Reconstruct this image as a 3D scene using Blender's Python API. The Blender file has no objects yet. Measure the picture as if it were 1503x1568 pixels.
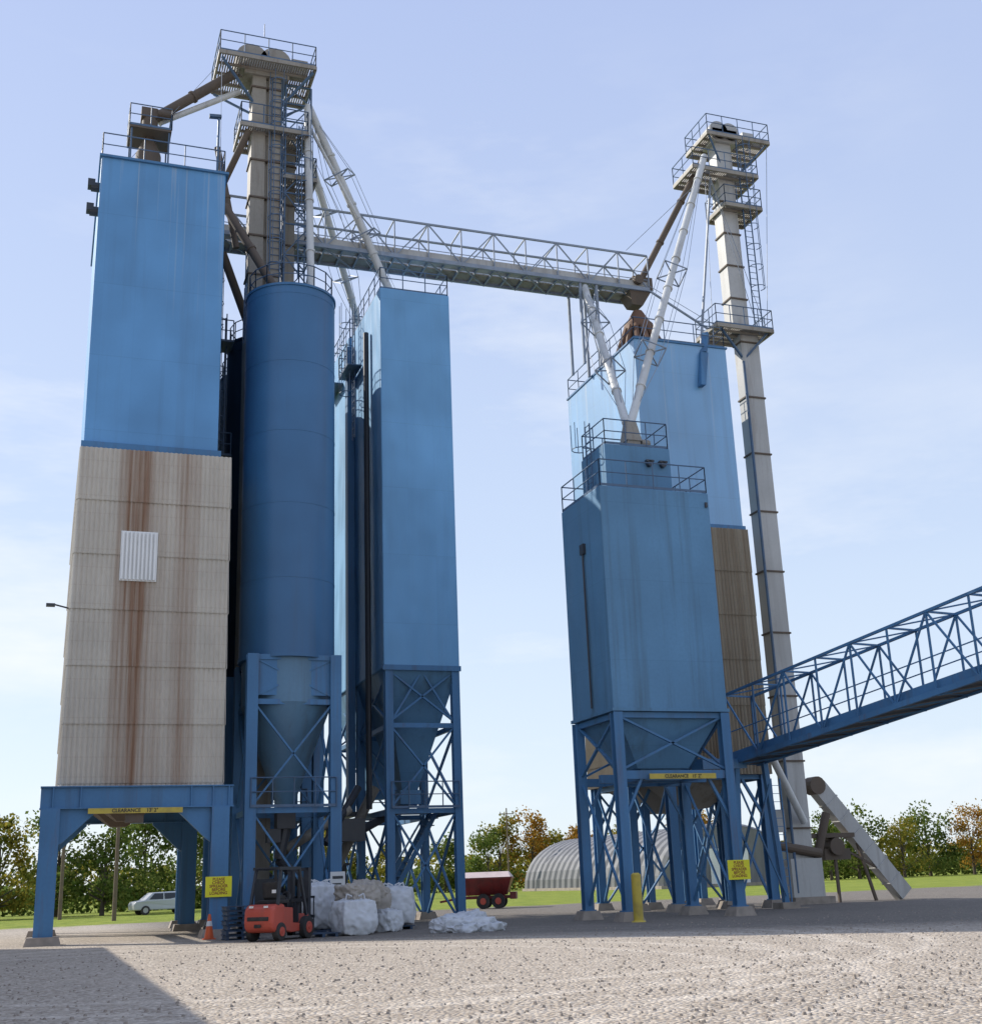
import bpy, bmesh, math, random
from mathutils import Vector, Matrix, noise
random.seed(7)
sc=bpy.context.scene
R=math.radians
# ------------------------------------------------------------------ helpers
class M:
    def __init__(s): s.v=[]; s.f=[]
    def add(s,vs,fs):
        o=len(s.v); s.v+=[tuple(v) for v in vs]; s.f+=[tuple(i+o for i in f) for f in fs]
    def box(s,x0,x1,y0,y1,z0,z1):
        s.add([(x0,y0,z0),(x1,y0,z0),(x1,y1,z0),(x0,y1,z0),(x0,y0,z1),(x1,y0,z1),(x1,y1,z1),(x0,y1,z1)],
              [(0,3,2,1),(4,5,6,7),(0,1,5,4),(1,2,6,5),(2,3,7,6),(3,0,4,7)])
    def frust(s,b,t,z0,z1):
        s.add([(b[0],b[2],z0),(b[1],b[2],z0),(b[1],b[3],z0),(b[0],b[3],z0),(t[0],t[2],z1),(t[1],t[2],z1),(t[1],t[3],z1),(t[0],t[3],z1)],
              [(0,3,2,1),(4,5,6,7),(0,1,5,4),(1,2,6,5),(2,3,7,6),(3,0,4,7)])
    def bar(s,p,q,w=.1,h=None):
        p=Vector(p);q=Vector(q);h=h or w;d=(q-p).normalized()
        up=Vector((0,0,1)) if abs(d.z)<.97 else Vector((0,1,0))
        a=d.cross(up).normalized();b=a.cross(d).normalized()
        a=a*w/2;b=b*h/2
        s.add([p-a-b,p+a-b,p+a+b,p-a+b,q-a-b,q+a-b,q+a+b,q-a+b],[(0,3,2,1),(4,5,6,7),(0,1,5,4),(1,2,6,5),(2,3,7,6),(3,0,4,7)])
    def tube(s,p,q,r0,r1=None,n=12,cap=True):
        p=Vector(p);q=Vector(q);r1=r0 if r1 is None else r1;d=(q-p).normalized()
        up=Vector((0,0,1)) if abs(d.z)<.97 else Vector((0,1,0))
        a=d.cross(up).normalized();b=a.cross(d).normalized()
        vs=[]
        for c,r in ((p,r0),(q,r1)):
            for i in range(n):
                t=2*math.pi*i/n; vs.append(c+a*math.cos(t)*r+b*math.sin(t)*r)
        fs=[(i,(i+1)%n,n+(i+1)%n,n+i) for i in range(n)]
        if cap: fs+=[tuple(range(n))[::-1],tuple(range(n,2*n))]
        s.add(vs,fs)
    def path(s,pts,r,n=8):
        for a,b in zip(pts,pts[1:]): s.tube(a,b,r,r,n)
    def rail(s,pts,h=1.07,sp=1.5,r=.026,mid=True,toe=True):
        for a,b in zip(pts,pts[1:]):
            a=Vector(a);b=Vector(b);L=(b-a).length;k=max(1,round(L/sp));Z=Vector((0,0,1))
            s.tube(a+Z*h,b+Z*h,r,r,6)
            if mid: s.tube(a+Z*h*.52,b+Z*h*.52,r*.85,r*.85,6)
            if toe: s.bar(a+Z*.05,b+Z*.05,.015,.1)
            for i in range(k+1):
                c=a.lerp(b,i/k); s.tube(c,c+Z*h,r,r,6)
    def hcol(s,x,y,z0,z1,a=.36):
        t=.05;h=a/2
        s.box(x-h,x+h,y-h,y-h+t,z0,z1); s.box(x-h,x+h,y+h-t,y+h,z0,z1); s.box(x-.03,x+.03,y-h+t,y+h-t,z0,z1)
    def ladder(s,x,y,z0,z1,cage=True,nx=0,ny=-1,w=.45):
        tx,ty=-ny,nx
        for k in (-1,1): s.bar((x+tx*w/2*k,y+ty*w/2*k,z0),(x+tx*w/2*k,y+ty*w/2*k,z1),.05)
        z=z0+.2
        while z<z1: s.bar((x-tx*w/2,y-ty*w/2,z),(x+tx*w/2,y+ty*w/2,z),.025); z+=.35
        if cage:
            z=z0+2.3; n=8; rr=.38
            P=lambda t,zz:(x+nx*.33+rr*(math.cos(t)*tx+math.sin(t)*nx),y+ny*.33+rr*(math.cos(t)*ty+math.sin(t)*ny),zz)
            while z<z1:
                pr=[P(-.7+(math.pi+1.4)*i/n,z) for i in range(n+1)]
                for a,b in zip(pr,pr[1:]): s.bar(a,b,.015,.04)
                z+=1.2
            for i in (1,3,5,7):
                t=-.7+(math.pi+1.4)*i/n; s.bar(P(t,z0+2.3),P(t,z1),.03,.015)
    def obj(s,name,mat,parent=None,smooth=False,bevel=0,recalc=True):
        me=bpy.data.meshes.new(name); me.from_pydata(s.v,[],s.f)
        if recalc:
            bm=bmesh.new(); bm.from_mesh(me); bmesh.ops.recalc_face_normals(bm,faces=bm.faces); bm.to_mesh(me); bm.free()
        me.materials.append(mat)
        if smooth:
            for p in me.polygons: p.use_smooth=True
        o=bpy.data.objects.new(name,me); sc.collection.objects.link(o)
        if parent: o.parent=parent
        if bevel:
            b=o.modifiers.new("bevel",'BEVEL'); b.width=bevel; b.segments=2; b.limit_method='ANGLE'
        if smooth:
            e=o.modifiers.new("es",'EDGE_SPLIT'); e.split_angle=R(38)
        return o
def E(name,loc=(0,0,0),rz=0):
    o=bpy.data.objects.new(name,None); o.location=loc; o.rotation_euler=(0,0,rz); sc.collection.objects.link(o); return o
# ------------------------------------------------------------------ materials
def newmat(name):
    m=bpy.data.materials.new(name); m.use_nodes=True; nt=m.node_tree
    return m,nt,nt.nodes["Principled BSDF"]
def N(nt,t,**k):
    n=nt.nodes.new(t)
    for a,b in k.items(): setattr(n,a,b)
    return n
def mth(nt,op,a,b=None,c=None,clamp=False):
    n=nt.nodes.new("ShaderNodeMath"); n.operation=op; n.use_clamp=clamp
    for i,x in enumerate((a,b,c)):
        if x is None: continue
        if isinstance(x,(int,float)): n.inputs[i].default_value=x
        else: nt.links.new(x,n.inputs[i])
    return n.outputs[0]
def mixc(nt,f,a,b,mode='MIX'):
    n=nt.nodes.new("ShaderNodeMix"); n.data_type='RGBA'; n.blend_type=mode
    for i,x in ((0,f),(6,a),(7,b)):
        if isinstance(x,(int,float)): n.inputs[i].default_value=x
        elif isinstance(x,tuple): n.inputs[i].default_value=(*x,1)
        else: nt.links.new(x,n.inputs[i])
    return n.outputs[2]
def noi(nt,vec,sc3,scale=1,detail=3,rough=.55):
    mp=N(nt,"ShaderNodeMapping"); mp.inputs[3].default_value=sc3; nt.links.new(vec,mp.inputs[0])
    n=N(nt,"ShaderNodeTexNoise"); n.inputs["Scale"].default_value=scale; n.inputs["Detail"].default_value=detail; n.inputs["Roughness"].default_value=rough
    nt.links.new(mp.outputs[0],n.inputs["Vector"]); return n.outputs[0]
def ramp(nt,f,a,b):
    n=nt.nodes.new("ShaderNodeMapRange"); n.inputs[1].default_value=a; n.inputs[2].default_value=b; nt.links.new(f,n.inputs[0]); return n.outputs[0]
def bump(nt,h,bs,strength=.3,dist=.05):
    b=N(nt,"ShaderNodeBump"); b.inputs["Strength"].default_value=strength; b.inputs["Distance"].default_value=dist
    nt.links.new(h,b.inputs["Height"]); nt.links.new(b.outputs[0],bs.inputs["Normal"])
def paint(name,col,dirt=.35,dcol=(.06,.06,.055),rough=.45,seam=0,wave=.0,spec=.5,rust=0,simple=False,streak=None,coat=0):
    m,nt,bs=newmat(name)
    tc=N(nt,"ShaderNodeTexCoord").outputs["Object"]
    bs.inputs["Roughness"].default_value=rough; bs.inputs["Specular IOR Level"].default_value=spec
    if coat: bs.inputs["Coat Weight"].default_value=coat; bs.inputs["Coat Roughness"].default_value=.34
    if simple:
        n1=noi(nt,tc,(2.5,2.5,2.5),1,2)
        c=mixc(nt,mth(nt,'MULTIPLY',ramp(nt,n1,.4,.75),dirt),col,dcol); nt.links.new(c,bs.inputs["Base Color"]); return m
    n1=noi(nt,tc,(1.6,1.6,.07),1,4,.65); n2=noi(nt,tc,(.35,.35,.3),1,2); n3=noi(nt,tc,(9,9,9),1,2)
    c=mixc(nt,ramp(nt,n2,.35,.7),tuple(x*.86 for x in col),tuple(min(1,x*1.1) for x in col))
    c=mixc(nt,mth(nt,'MULTIPLY',ramp(nt,n1,.52,.8),dirt),c,dcol)
    c=mixc(nt,mth(nt,'MULTIPLY',ramp(nt,n3,.4,.8),dirt*.3),c,tuple(x*.6 for x in col))
    if rust:
        n4=noi(nt,tc,(3.1,3.1,.25),1,4,.7); c=mixc(nt,mth(nt,'MULTIPLY',ramp(nt,n4,.56,.7),rust),c,(.14,.075,.035))
    if seam:
        sx=N(nt,"ShaderNodeSeparateXYZ"); nt.links.new(tc,sx.inputs[0])
        fr=mth(nt,'FRACT',mth(nt,'DIVIDE',sx.outputs[2],seam)); ln=mth(nt,'LESS_THAN',fr,.03/seam)
        c=mixc(nt,mth(nt,'MULTIPLY',ln,.22),c,tuple(x*.5 for x in col))
        # slightly different tone on every rolled sheet
        cb=N(nt,"ShaderNodeCombineXYZ"); nt.links.new(mth(nt,'FLOOR',mth(nt,'DIVIDE',mth(nt,'ADD',sx.outputs[0],.3),1.22)),cb.inputs[0]); nt.links.new(mth(nt,'FLOOR',mth(nt,'DIVIDE',sx.outputs[2],seam)),cb.inputs[2])
        wn=N(nt,"ShaderNodeTexWhiteNoise"); nt.links.new(cb.outputs[0],wn.inputs["Vector"])
        c=mixc(nt,mth(nt,'MULTIPLY',wn.outputs["Value"],.12),c,tuple(min(1,x*1.35) for x in col))
        fx=mth(nt,'FRACT',mth(nt,'DIVIDE',mth(nt,'ADD',sx.outputs[0],.3),1.22)); lx=mth(nt,'LESS_THAN',fx,.02)
        c=mixc(nt,mth(nt,'MULTIPLY',lx,.10),c,tuple(x*.6 for x in col))
        if streak:   # chalky run-off below the roof edge
            n7=noi(nt,tc,(5,5,.05),1,3,.6); top=ramp(nt,sx.outputs[2],streak-7,streak)
            c=mixc(nt,mth(nt,'MULTIPLY',mth(nt,'MULTIPLY',ramp(nt,n7,.58,.70),top),.5),c,(.5,.52,.5))
    nt.links.new(c,bs.inputs["Base Color"])
    if wave:
        n5=noi(nt,tc,(1.1,1.1,.35),1,1); bump(nt,n5,bs,wave,.35)
    return m
def corr(name,col,rcol,centers,base_r):
    m,nt,bs=newmat(name)
    tc=N(nt,"ShaderNodeTexCoord").outputs["Object"]
    sx=N(nt,"ShaderNodeSeparateXYZ"); nt.links.new(tc,sx.inputs[0])
    n1=noi(nt,tc,(3.2,3.2,.06),1,5,.7); n2=noi(nt,tc,(.8,.8,.5),1,3); n3=noi(nt,tc,(14,14,3),1,2); n6=noi(nt,tc,(1.0,1.0,.12),1,2); n8=noi(nt,tc,(7,7,.15),1,3,.7)
    g=None
    for c,w,a in centers:
        q=mth(nt,'MULTIPLY',mth(nt,'POWER',mth(nt,'SUBTRACT',1,mth(nt,'DIVIDE',mth(nt,'ABSOLUTE',mth(nt,'SUBTRACT',mth(nt,'ADD',sx.outputs[0],mth(nt,'MULTIPLY',mth(nt,'SUBTRACT',n6,.5),.45)),c)),w),clamp=True),.7),a)
        g=q if g is None else mth(nt,'MAXIMUM',g,q)
    f=mth(nt,'MULTIPLY',mth(nt,'ADD',g,base_r),ramp(nt,n1,.18,.62),clamp=True)
    f=mth(nt,'MULTIPLY',f,mth(nt,'ADD',.65,mth(nt,'MULTIPLY',ramp(nt,n8,.3,.65),.5)),clamp=True)
    c=mixc(nt,ramp(nt,n2,.3,.75),tuple(x*.85 for x in col),col)
    c=mixc(nt,mth(nt,'MULTIPLY',ramp(nt,n3,.45,.8),.3),c,tuple(x*.6 for x in col))
    fr=mth(nt,'FRACT',mth(nt,'DIVIDE',sx.outputs[2],.68)); ln=mth(nt,'LESS_THAN',fr,.05)
    c=mixc(nt,mth(nt,'MULTIPLY',ln,.13),c,rcol)
    c=mixc(nt,f,c,rcol)
    nt.links.new(c,bs.inputs["Base Color"]); bs.inputs["Roughness"].default_value=.6
    return m
def leafmat(name,c1,c2,c3):
    m=bpy.data.materials.new(name); m.use_nodes=True; nt=m.node_tree; nt.nodes.clear()
    out=N(nt,"ShaderNodeOutputMaterial"); tc=N(nt,"ShaderNodeTexCoord").outputs["Object"]
    a=noi(nt,tc,(.5,.5,.5),1,1); b=noi(nt,tc,(2.2,2.2,2.2),1,0)
    c=mixc(nt,ramp(nt,a,.35,.65),c1,c2); c=mixc(nt,ramp(nt,b,.45,.7),c,c3)
    d=N(nt,"ShaderNodeBsdfDiffuse"); t=N(nt,"ShaderNodeBsdfTranslucent"); mx=N(nt,"ShaderNodeMixShader"); mx.inputs[0].default_value=.45
    nt.links.new(c,d.inputs[0]); nt.links.new(c,t.inputs[0]); nt.links.new(d.outputs[0],mx.inputs[1]); nt.links.new(t.outputs[0],mx.inputs[2]); nt.links.new(mx.outputs[0],out.inputs[0])
    return m
m_blue=paint("blue_paint",(.115,.30,.55),.22,seam=3.05,wave=.08,rough=.5,streak=30,spec=.4)
m_blueE=paint("blue_paint_east",(.15,.35,.58),.3,seam=3.05,wave=.05,rough=.36,streak=26,spec=.8,coat=.8)
m_blueC=paint("blue_paint_wavy",(.165,.375,.62),.12,seam=3.05,wave=.5,rough=.55,spec=.3)
m_blueD=paint("blue_paint_weathered",(.105,.24,.39),.7,dcol=(.05,.065,.055),seam=3.05,wave=.10,rough=.55,spec=.35)
m_blueB=paint("blue_paint_shaded",(.042,.145,.30),.25,wave=.05,rough=.42)  # blue with the silo's shadow and curvature darkening put into the base
m_blueN=paint("blue_paint_deep_shade",(.018,.04,.07),.3,rough=.6,spec=.3)  # silo blue taken almost to black, shade painted into the colour
m_steel=paint("blue_steel",(.07,.195,.37),.55,rust=.3,rough=.55,spec=.4)
m_hop=paint("hopper_steel",(.10,.21,.32),.6,dcol=(.07,.08,.08),rough=.45)
m_rail=paint("rail_blue",(.07,.13,.22),.4,simple=True)
m_galv=paint("galvanized",(.45,.45,.43),.5,dcol=(.15,.13,.11),rough=.5,rust=.25)
m_leg=paint("stained_galvanized",(.30,.275,.23),.9,dcol=(.09,.065,.04),rough=.6,rust=.45)
m_truss=paint("truss_grey_blue",(.25,.30,.37),.4,simple=True,dcol=(.12,.11,.10))
m_rust=paint("rusty_steel",(.125,.095,.07),.6,rough=.75,rust=.25)
m_pipe=paint("white_pipe",(.58,.59,.57),.5,dcol=(.18,.16,.13),rough=.45,rust=.2)
m_dark=paint("dark_steel",(.03,.035,.045),.3,simple=True)
m_conc=paint("concrete",(.34,.29,.24),.4,simple=True,rough=.9)
m_yel=paint("yellow_paint",(.55,.42,.06),.55,dcol=(.2,.15,.06),simple=True)
m_sign=paint("sign_yellow",(.8,.74,.02),.05,simple=True)
m_stext=paint("sign_red_text",(.25,.02,.02),0,simple=True)
m_btext=paint("black_text",(.02,.02,.02),0,simple=True)
m_red=paint("forklift_red",(.48,.08,.05),.4,dcol=(.16,.09,.07),rough=.5)
m_maroon=paint("spreader_red",(.20,.025,.025),.5,dcol=(.05,.03,.03),simple=True)
m_rub=paint("rubber",(.025,.025,.026),.4,dcol=(.13,.11,.09),rough=.85,simple=True)
m_bag=paint("woven_bag_white",(.62,.64,.66),.3,dcol=(.36,.33,.3),rough=.75)
m_bagd=paint("woven_bag_grey",(.42,.38,.33),.5,dcol=(.2,.17,.13),rough=.75)
m_white=paint("white_panel",(.78,.78,.76),.15,rough=.5)
m_tarp=paint("tarp_pinkish",(.62,.50,.48),.3,rough=.7)
m_pallet=paint("pallet_blue",(.035,.07,.13),.5,simple=True,rough=.8)
m_org=paint("cone_orange",(.7,.12,.03),.2,simple=True)
m_glass=paint("dark_glass",(.02,.025,.03),0,rough=.08,simple=True)
m_silver=paint("car_silver",(.5,.52,.55),.05,rough=.25)
m_quon=paint("quonset_metal",(.19,.19,.195),.5,rough=.55,spec=.3)
m_wood=paint("pole_wood",(.18,.13,.09),.4,rough=.85,simple=True)
m_bark=paint("bark",(.09,.07,.05),.4,rough=.95,simple=True)
m_corA=corr("corrugated_beige",(.62,.575,.49),(.26,.15,.09),[(2.65,.75,1.1),(4.35,.55,.65),(3.4,.5,.3)],.12)
m_corE=corr("corrugated_rusty",(.40,.35,.26),(.16,.105,.055),[(27.6,2.6,.7),(29.5,1.2,.5)],.25)
g_leaf=leafmat("foliage_green",(.07,.11,.025),(.13,.19,.04),(.21,.23,.06))
y_leaf=leafmat("foliage_yellow_green",(.20,.19,.03),(.36,.28,.05),(.13,.16,.03))
o_leaf=leafmat("foliage_orange",(.40,.18,.03),(.50,.29,.05),(.18,.14,.03))
# ------------------------------------------------------------------ ground
def ground():
    m,nt,bs=newmat("gravel_and_grass")
    tc=N(nt,"ShaderNodeTexCoord").outputs["Object"]; sx=N(nt,"ShaderNodeSeparateXYZ"); nt.links.new(tc,sx.inputs[0])
    v=N(nt,"ShaderNodeTexVoronoi"); v.inputs["Scale"].default_value=16; nt.links.new(tc,v.inputs["Vector"])
    big=noi(nt,tc,(.12,.12,.12),1,4,.6); mid=noi(nt,tc,(1.3,1.3,1.3),1,4,.7); fine=noi(nt,tc,(11,11,11),1,2,.7)
    sep=N(nt,"ShaderNodeSeparateColor"); nt.links.new(v.outputs["Color"],sep.inputs[0])
    c=mixc(nt,ramp(nt,mid,.3,.7),(.42,.35,.275),(.52,.45,.365))
    c=mixc(nt,mth(nt,'MULTIPLY',ramp(nt,sep.outputs[0],.0,1),.85),c,mixc(nt,sep.outputs[1],(.13,.105,.08),(.88,.80,.68)))
    c=mixc(nt,mth(nt,'MULTIPLY',ramp(nt,fine,.42,.62),.35),c,(.24,.19,.145))
    c=mixc(nt,mth(nt,'MULTIPLY',ramp(nt,big,.4,.65),.3),c,(.60,.52,.42))
    # curved tyre tracks of lorries turning out of the loadout
    ring=None
    for cx,cy,r0 in ((4.0,27.5,11.5),(4.0,27.5,13.4),(6.5,30.5,12.2),(6.5,30.5,14.0),(0,24,12.5),(0,24,14.3)):
        d=mth(nt,'SQRT',mth(nt,'ADD',mth(nt,'POWER',mth(nt,'SUBTRACT',sx.outputs[0],cx),2),mth(nt,'POWER',mth(nt,'SUBTRACT',sx.outputs[1],cy),2)))
        q=mth(nt,'SUBTRACT',1,mth(nt,'DIVIDE',mth(nt,'ABSOLUTE',mth(nt,'SUBTRACT',mth(nt,'ADD',d,mth(nt,'MULTIPLY',big,.8)),r0)),.32),clamp=True)
        ring=q if ring is None else mth(nt,'MAXIMUM',ring,q)
    ringf=mth(nt,'MULTIPLY',ring,mth(nt,'MULTIPLY',ramp(nt,mid,.3,.6),.5))
    c=mixc(nt,ringf,c,(.78,.70,.59))
    # shadow band by the bins deepened in the ground colour, over compacted stone
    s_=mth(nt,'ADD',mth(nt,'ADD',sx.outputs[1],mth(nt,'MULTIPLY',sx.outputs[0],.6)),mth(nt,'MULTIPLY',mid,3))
    shade_mask=mth(nt,'MULTIPLY',ramp(nt,s_,41,46),ramp(nt,sx.outputs[0],3,7))
    c=mixc(nt,mth(nt,'MULTIPLY',shade_mask,.68),c,(.10,.095,.09))
    gm=ramp(nt,mth(nt,'ADD',sx.outputs[1],mth(nt,'MULTIPLY',mth(nt,'SUBTRACT',noi(nt,tc,(.3,.3,.3),1,3),.5),9)),73,75)
    gc=mixc(nt,ramp(nt,noi(nt,tc,(.8,.25,.8),1,3,.7),.3,.7),(.16,.22,.035),(.30,.33,.06))
    c=mixc(nt,gm,c,gc)
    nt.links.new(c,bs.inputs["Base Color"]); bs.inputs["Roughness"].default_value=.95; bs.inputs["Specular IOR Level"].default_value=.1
    h=mth(nt,'ADD',mth(nt,'ADD',mth(nt,'MULTIPLY',v.outputs["Distance"],-1.0),mth(nt,'MULTIPLY',mid,.22)),mth(nt,'MULTIPLY',ring,-.25))
    bump(nt,h,bs,.8,.06)
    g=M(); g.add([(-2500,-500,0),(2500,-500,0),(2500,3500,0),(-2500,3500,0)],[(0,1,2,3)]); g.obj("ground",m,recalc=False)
    # loose stones lying on the yard
    rd=random.Random(5); st=M()
    for i in range(2600):
        y=12+rd.random()**1.3*26; x=y*rd.uniform(-.08,.95); r=rd.uniform(.012,.038)
        a=rd.uniform(0,6.28); vs=[]
        for k in range(5): t=a+k*1.2566; rr=r*rd.uniform(.7,1.2); vs.append((x+rr*math.cos(t),y+rr*math.sin(t),-.005))
        vs2=[(x+(vx-x)*.55,y+(vy-y)*.55,r*rd.uniform(.6,1.0)) for vx,vy,_ in vs]
        st.add(vs+vs2,[(k,(k+1)%5,5+(k+1)%5,5+k) for k in range(5)]+[(5,6,7,8,9)])
    st.obj("loose_gravel",m_conc,recalc=False)
ground()
# ------------------------------------------------------------------ corrugated walls
def corr_wall(mm,p0,p1,z0,z1,nx,ny,pitch=.17,amp=.034,row=2.05):
    p0=Vector((*p0,0));p1=Vector((*p1,0));L=(p1-p0).length;k=int(L/pitch*4);z=z1
    nrm=Vector((nx,ny,0))
    while z>z0+.01:
        zb=max(z0,z-row); vs=[]
        for zz,o in ((z,0.0),(zb,.035)):
            for j in range(k+1):
                q=p0.lerp(p1,j/k)+nrm*(o+amp*math.sin(j*math.pi/2)); vs.append((q.x,q.y,zz))
        mm.add(vs,[(j,j+1,k+2+j,k+1+j) for j in range(k)]); z=zb
def corr_box(x0,x1,y0,y1,z0,z1):
    mm=M(); mm.box(x0+.04,x1-.04,y0+.04,y1-.04,z0,z1)
    corr_wall(mm,(x0,y0),(x1,y0),z0,z1,0,-1); corr_wall(mm,(x0,y1),(x0,y0),z0,z1,-1,0); corr_wall(mm,(x1,y0),(x1,y1),z0,z1,1,0)
    return mm
def xb(mm,a,b,c,d,w=.09):
    mm.bar(a,d,w,w*.7); mm.bar(b,c,w,w*.7)
def frame(mm,pd,x0,x1,ys,levels,cs=.34,br=.1,ped=True,front=True,z0=None):
    for y in ys:
        for x in (x0,x1):
            mm.hcol(x,y,.3 ,levels[-1],cs)
            if ped: pd.frust((x-.45,x+.45,y-.45,y+.45),(x-.32,x+.32,y-.32,y+.32),-.05,.32); mm.box(x-.24,x+.24,y-.24,y+.24,.32,.36)
    for a,b in zip(levels,levels[1:]):
        for y in ys:
            mm.bar((x0,y,b-.1),(x1,y,b-.1),.14,.2)
            if front or y!=ys[0]: xb(mm,(x0+.1,y,a+.1),(x1-.1,y,a+.1),(x0+.1,y,b-.15),(x1-.1,y,b-.15),br)
        for x in (x0,x1):
            for y,yy in zip(ys,ys[1:]):
                mm.bar((x,y,b-.12),(x,yy,b-.12),.14,.2); xb(mm,(x,y+.1,a+.1),(x,yy-.1,a+.1),(x,y+.1,b-.15),(x,yy-.1,b-.15),br)
def rectrail(mm,x0,x1,y0,y1,z,sp=1.4):
    mm.rail([(x0,y0,z),(x1,y0,z),(x1,y1,z),(x0,y1,z),(x0,y0,z)],sp=sp)
def text(body,size,loc,rot,mat,parent,name):
    cu=bpy.data.curves.new(name,'FONT'); cu.body=body; cu.size=size; cu.align_x='CENTER'; cu.align_y='CENTER'; cu.space_line=.85; cu.offset=size*.02
    o=bpy.data.objects.new(name,cu); o.location=loc; o.rotation_euler=rot; o.parent=parent; cu.materials.append(mat); sc.collection.objects.link(o)
# ------------------------------------------------------------------ tower A : square bin over drive-through
A=E("grain_or_hidden_shade_bin")
mm=M(); mm.box(.57,5.5,45.72,55.2,17.75,30.0); mm.obj("upper_bin",m_blue,A,bevel=.03)
mm=M(); mm.box(.5,5.62,45.62,55.3,29.98,30.08); mm.box(.48,5.62,45.6,55.3,17.55,17.8)
mm.obj("roof_trim",m_steel,A)
corr_box(.48,5.98,45.5,55.5,5.15,17.53).obj("corrugated_lower_bin",m_corA,A)
mm=M()
for i in range(9): mm.box(2.12+i*.142,2.12+i*.142+.07,45.34,45.43,12.5,14.3)
mm.box(2.08,3.39,45.43,45.455,12.46,14.34); mm.obj("white_access_panel",m_white,A)
mm=M(); pd=M()
for y in (45.55,55.3):
    mm.box(-.1,6.35,y-.18,y-.13,4.42,5.12); mm.box(-.12,6.37,y-.28,y+.2,5.1,5.14); mm.box(-.12,6.37,y-.28,y+.2,4.38,4.42)
    for x in (.3,1.2,4.9,5.65,6.2): mm.box(x-.02,x+.02,y-.27,y-.18,4.42,5.1)
    for x in (.25,5.92):
        mm.hcol(x,y,.25,4.38,.62); pd.frust((x-.6,x+.6,y-.6,y+.6),(x-.5,x+.5,y-.5,y+.5),-.05,.27)
    for x,s in ((.56,1),(5.61,-1)):
        mm.add([(x,y-.12,4.38),(x+s*1.2,y-.12,4.38),(x+s*1.2,y-.12,4.3),(x+s*.15,y-.12,3.3),(x,y-.12,3.2),
                (x,y+.1,4.38),(x+s*1.2,y+.1,4.38),(x+s*1.2,y+.1,4.3),(x+s*.15,y+.1,3.3),(x,y+.1,3.2)],
               [(0,1,2,3,4),(9,8,7,6,5),(0,5,6,1),(1,6,7,2),(2,7,8,3),(3,8,9,4),(4,9,5,0)])
for x in (.1,3,6.1): mm.box(x-.1,x+.1,45.75,55.1,4.5,5.08)
mm.obj("portal_frame",m_steel,A); pd.obj("footings",m_conc,A)
mm=M(); mm.box(1.45,4.6,45.18,45.22,4.2,4.38); mm.obj("clearance_bar",m_yel,A)
text("CLEARANCE    13' 2\"",.17,(3.0,45.17,4.29),(R(90),0,0),m_btext,A,"clearance_text")
mm=M(); mm.frust((2.55,3.15,48,48.6),(1.6,4.3,47,50),4.1,4.9); mm.frust((2.55,3.15,52,52.6),(1.6,4.3,51,54),4.1,4.9); mm.box(2.7,3.3,45.3,45.7,3.9,4.2); mm.obj("loadout_spouts",m_rust,A)
mm=M(); rectrail(mm,.6,5.45,45.8,55.1,30.08)
mm.rail([(1.7,49.2,34),(3.5,49.2,34),(3.5,51,34),(1.7,51,34),(1.7,49.2,34)],sp=.9)
for x in (1.8,3.4):
    for y in (49.3,50.9): mm.bar((x,y,30.05),(x,y,34),.07)
mm.tube((5.2,46.2,30),(5.2,46.2,33),.05); mm.bar((4.8,46.2,33),(5.3,46.2,33.05),.2,.12)
mm.ladder(5.75,53,17,31,True,1,0)
mm.obj("roof_railings",m_rail,A)
mm=M(); mm.box(1.7,3.5,49.2,51,33.9,34.0); mm.tube((2.6,50.1,32.2),(2.6,50.1,33.1),.55,.55,16); mm.tube((2.6,50.1,33.1),(2.6,50.1,33.9),.55,.25,16); mm.tube((2.6,50.1,34),(2.6,50.1,34.9),.35,.35,12)
mm.box(2.2,2.9,49.8,50.4,34.9,35.4); mm.tube((2.9,49.9,35.2),(3.5,49.9,35.2),.2,.2,10)
for i in range(12):
    t=i*math.pi/6; mm.tube((2.6+.4*math.cos(t),50.1+.4*math.sin(t),32.4),(2.6+1.5*math.cos(t),50.1+1.9*math.sin(t),30.05),.15,.15,8)
mm.obj("distributor",m_rust,A,smooth=True)
mm=M()
for z in (28.9,27.8): mm.tube((.6,46.3,z),(.25,46.3,z),.2,.2,10); mm.box(.12,.4,46.1,46.5,z-.05,z+.26)
mm.tube((.5,45.7,11.4),(-.1,45.5,11.5),.03); mm.box(-.35,-.05,45.4,45.6,11.42,11.52)
mm.obj("vents_and_lamp",m_dark,A)
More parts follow.
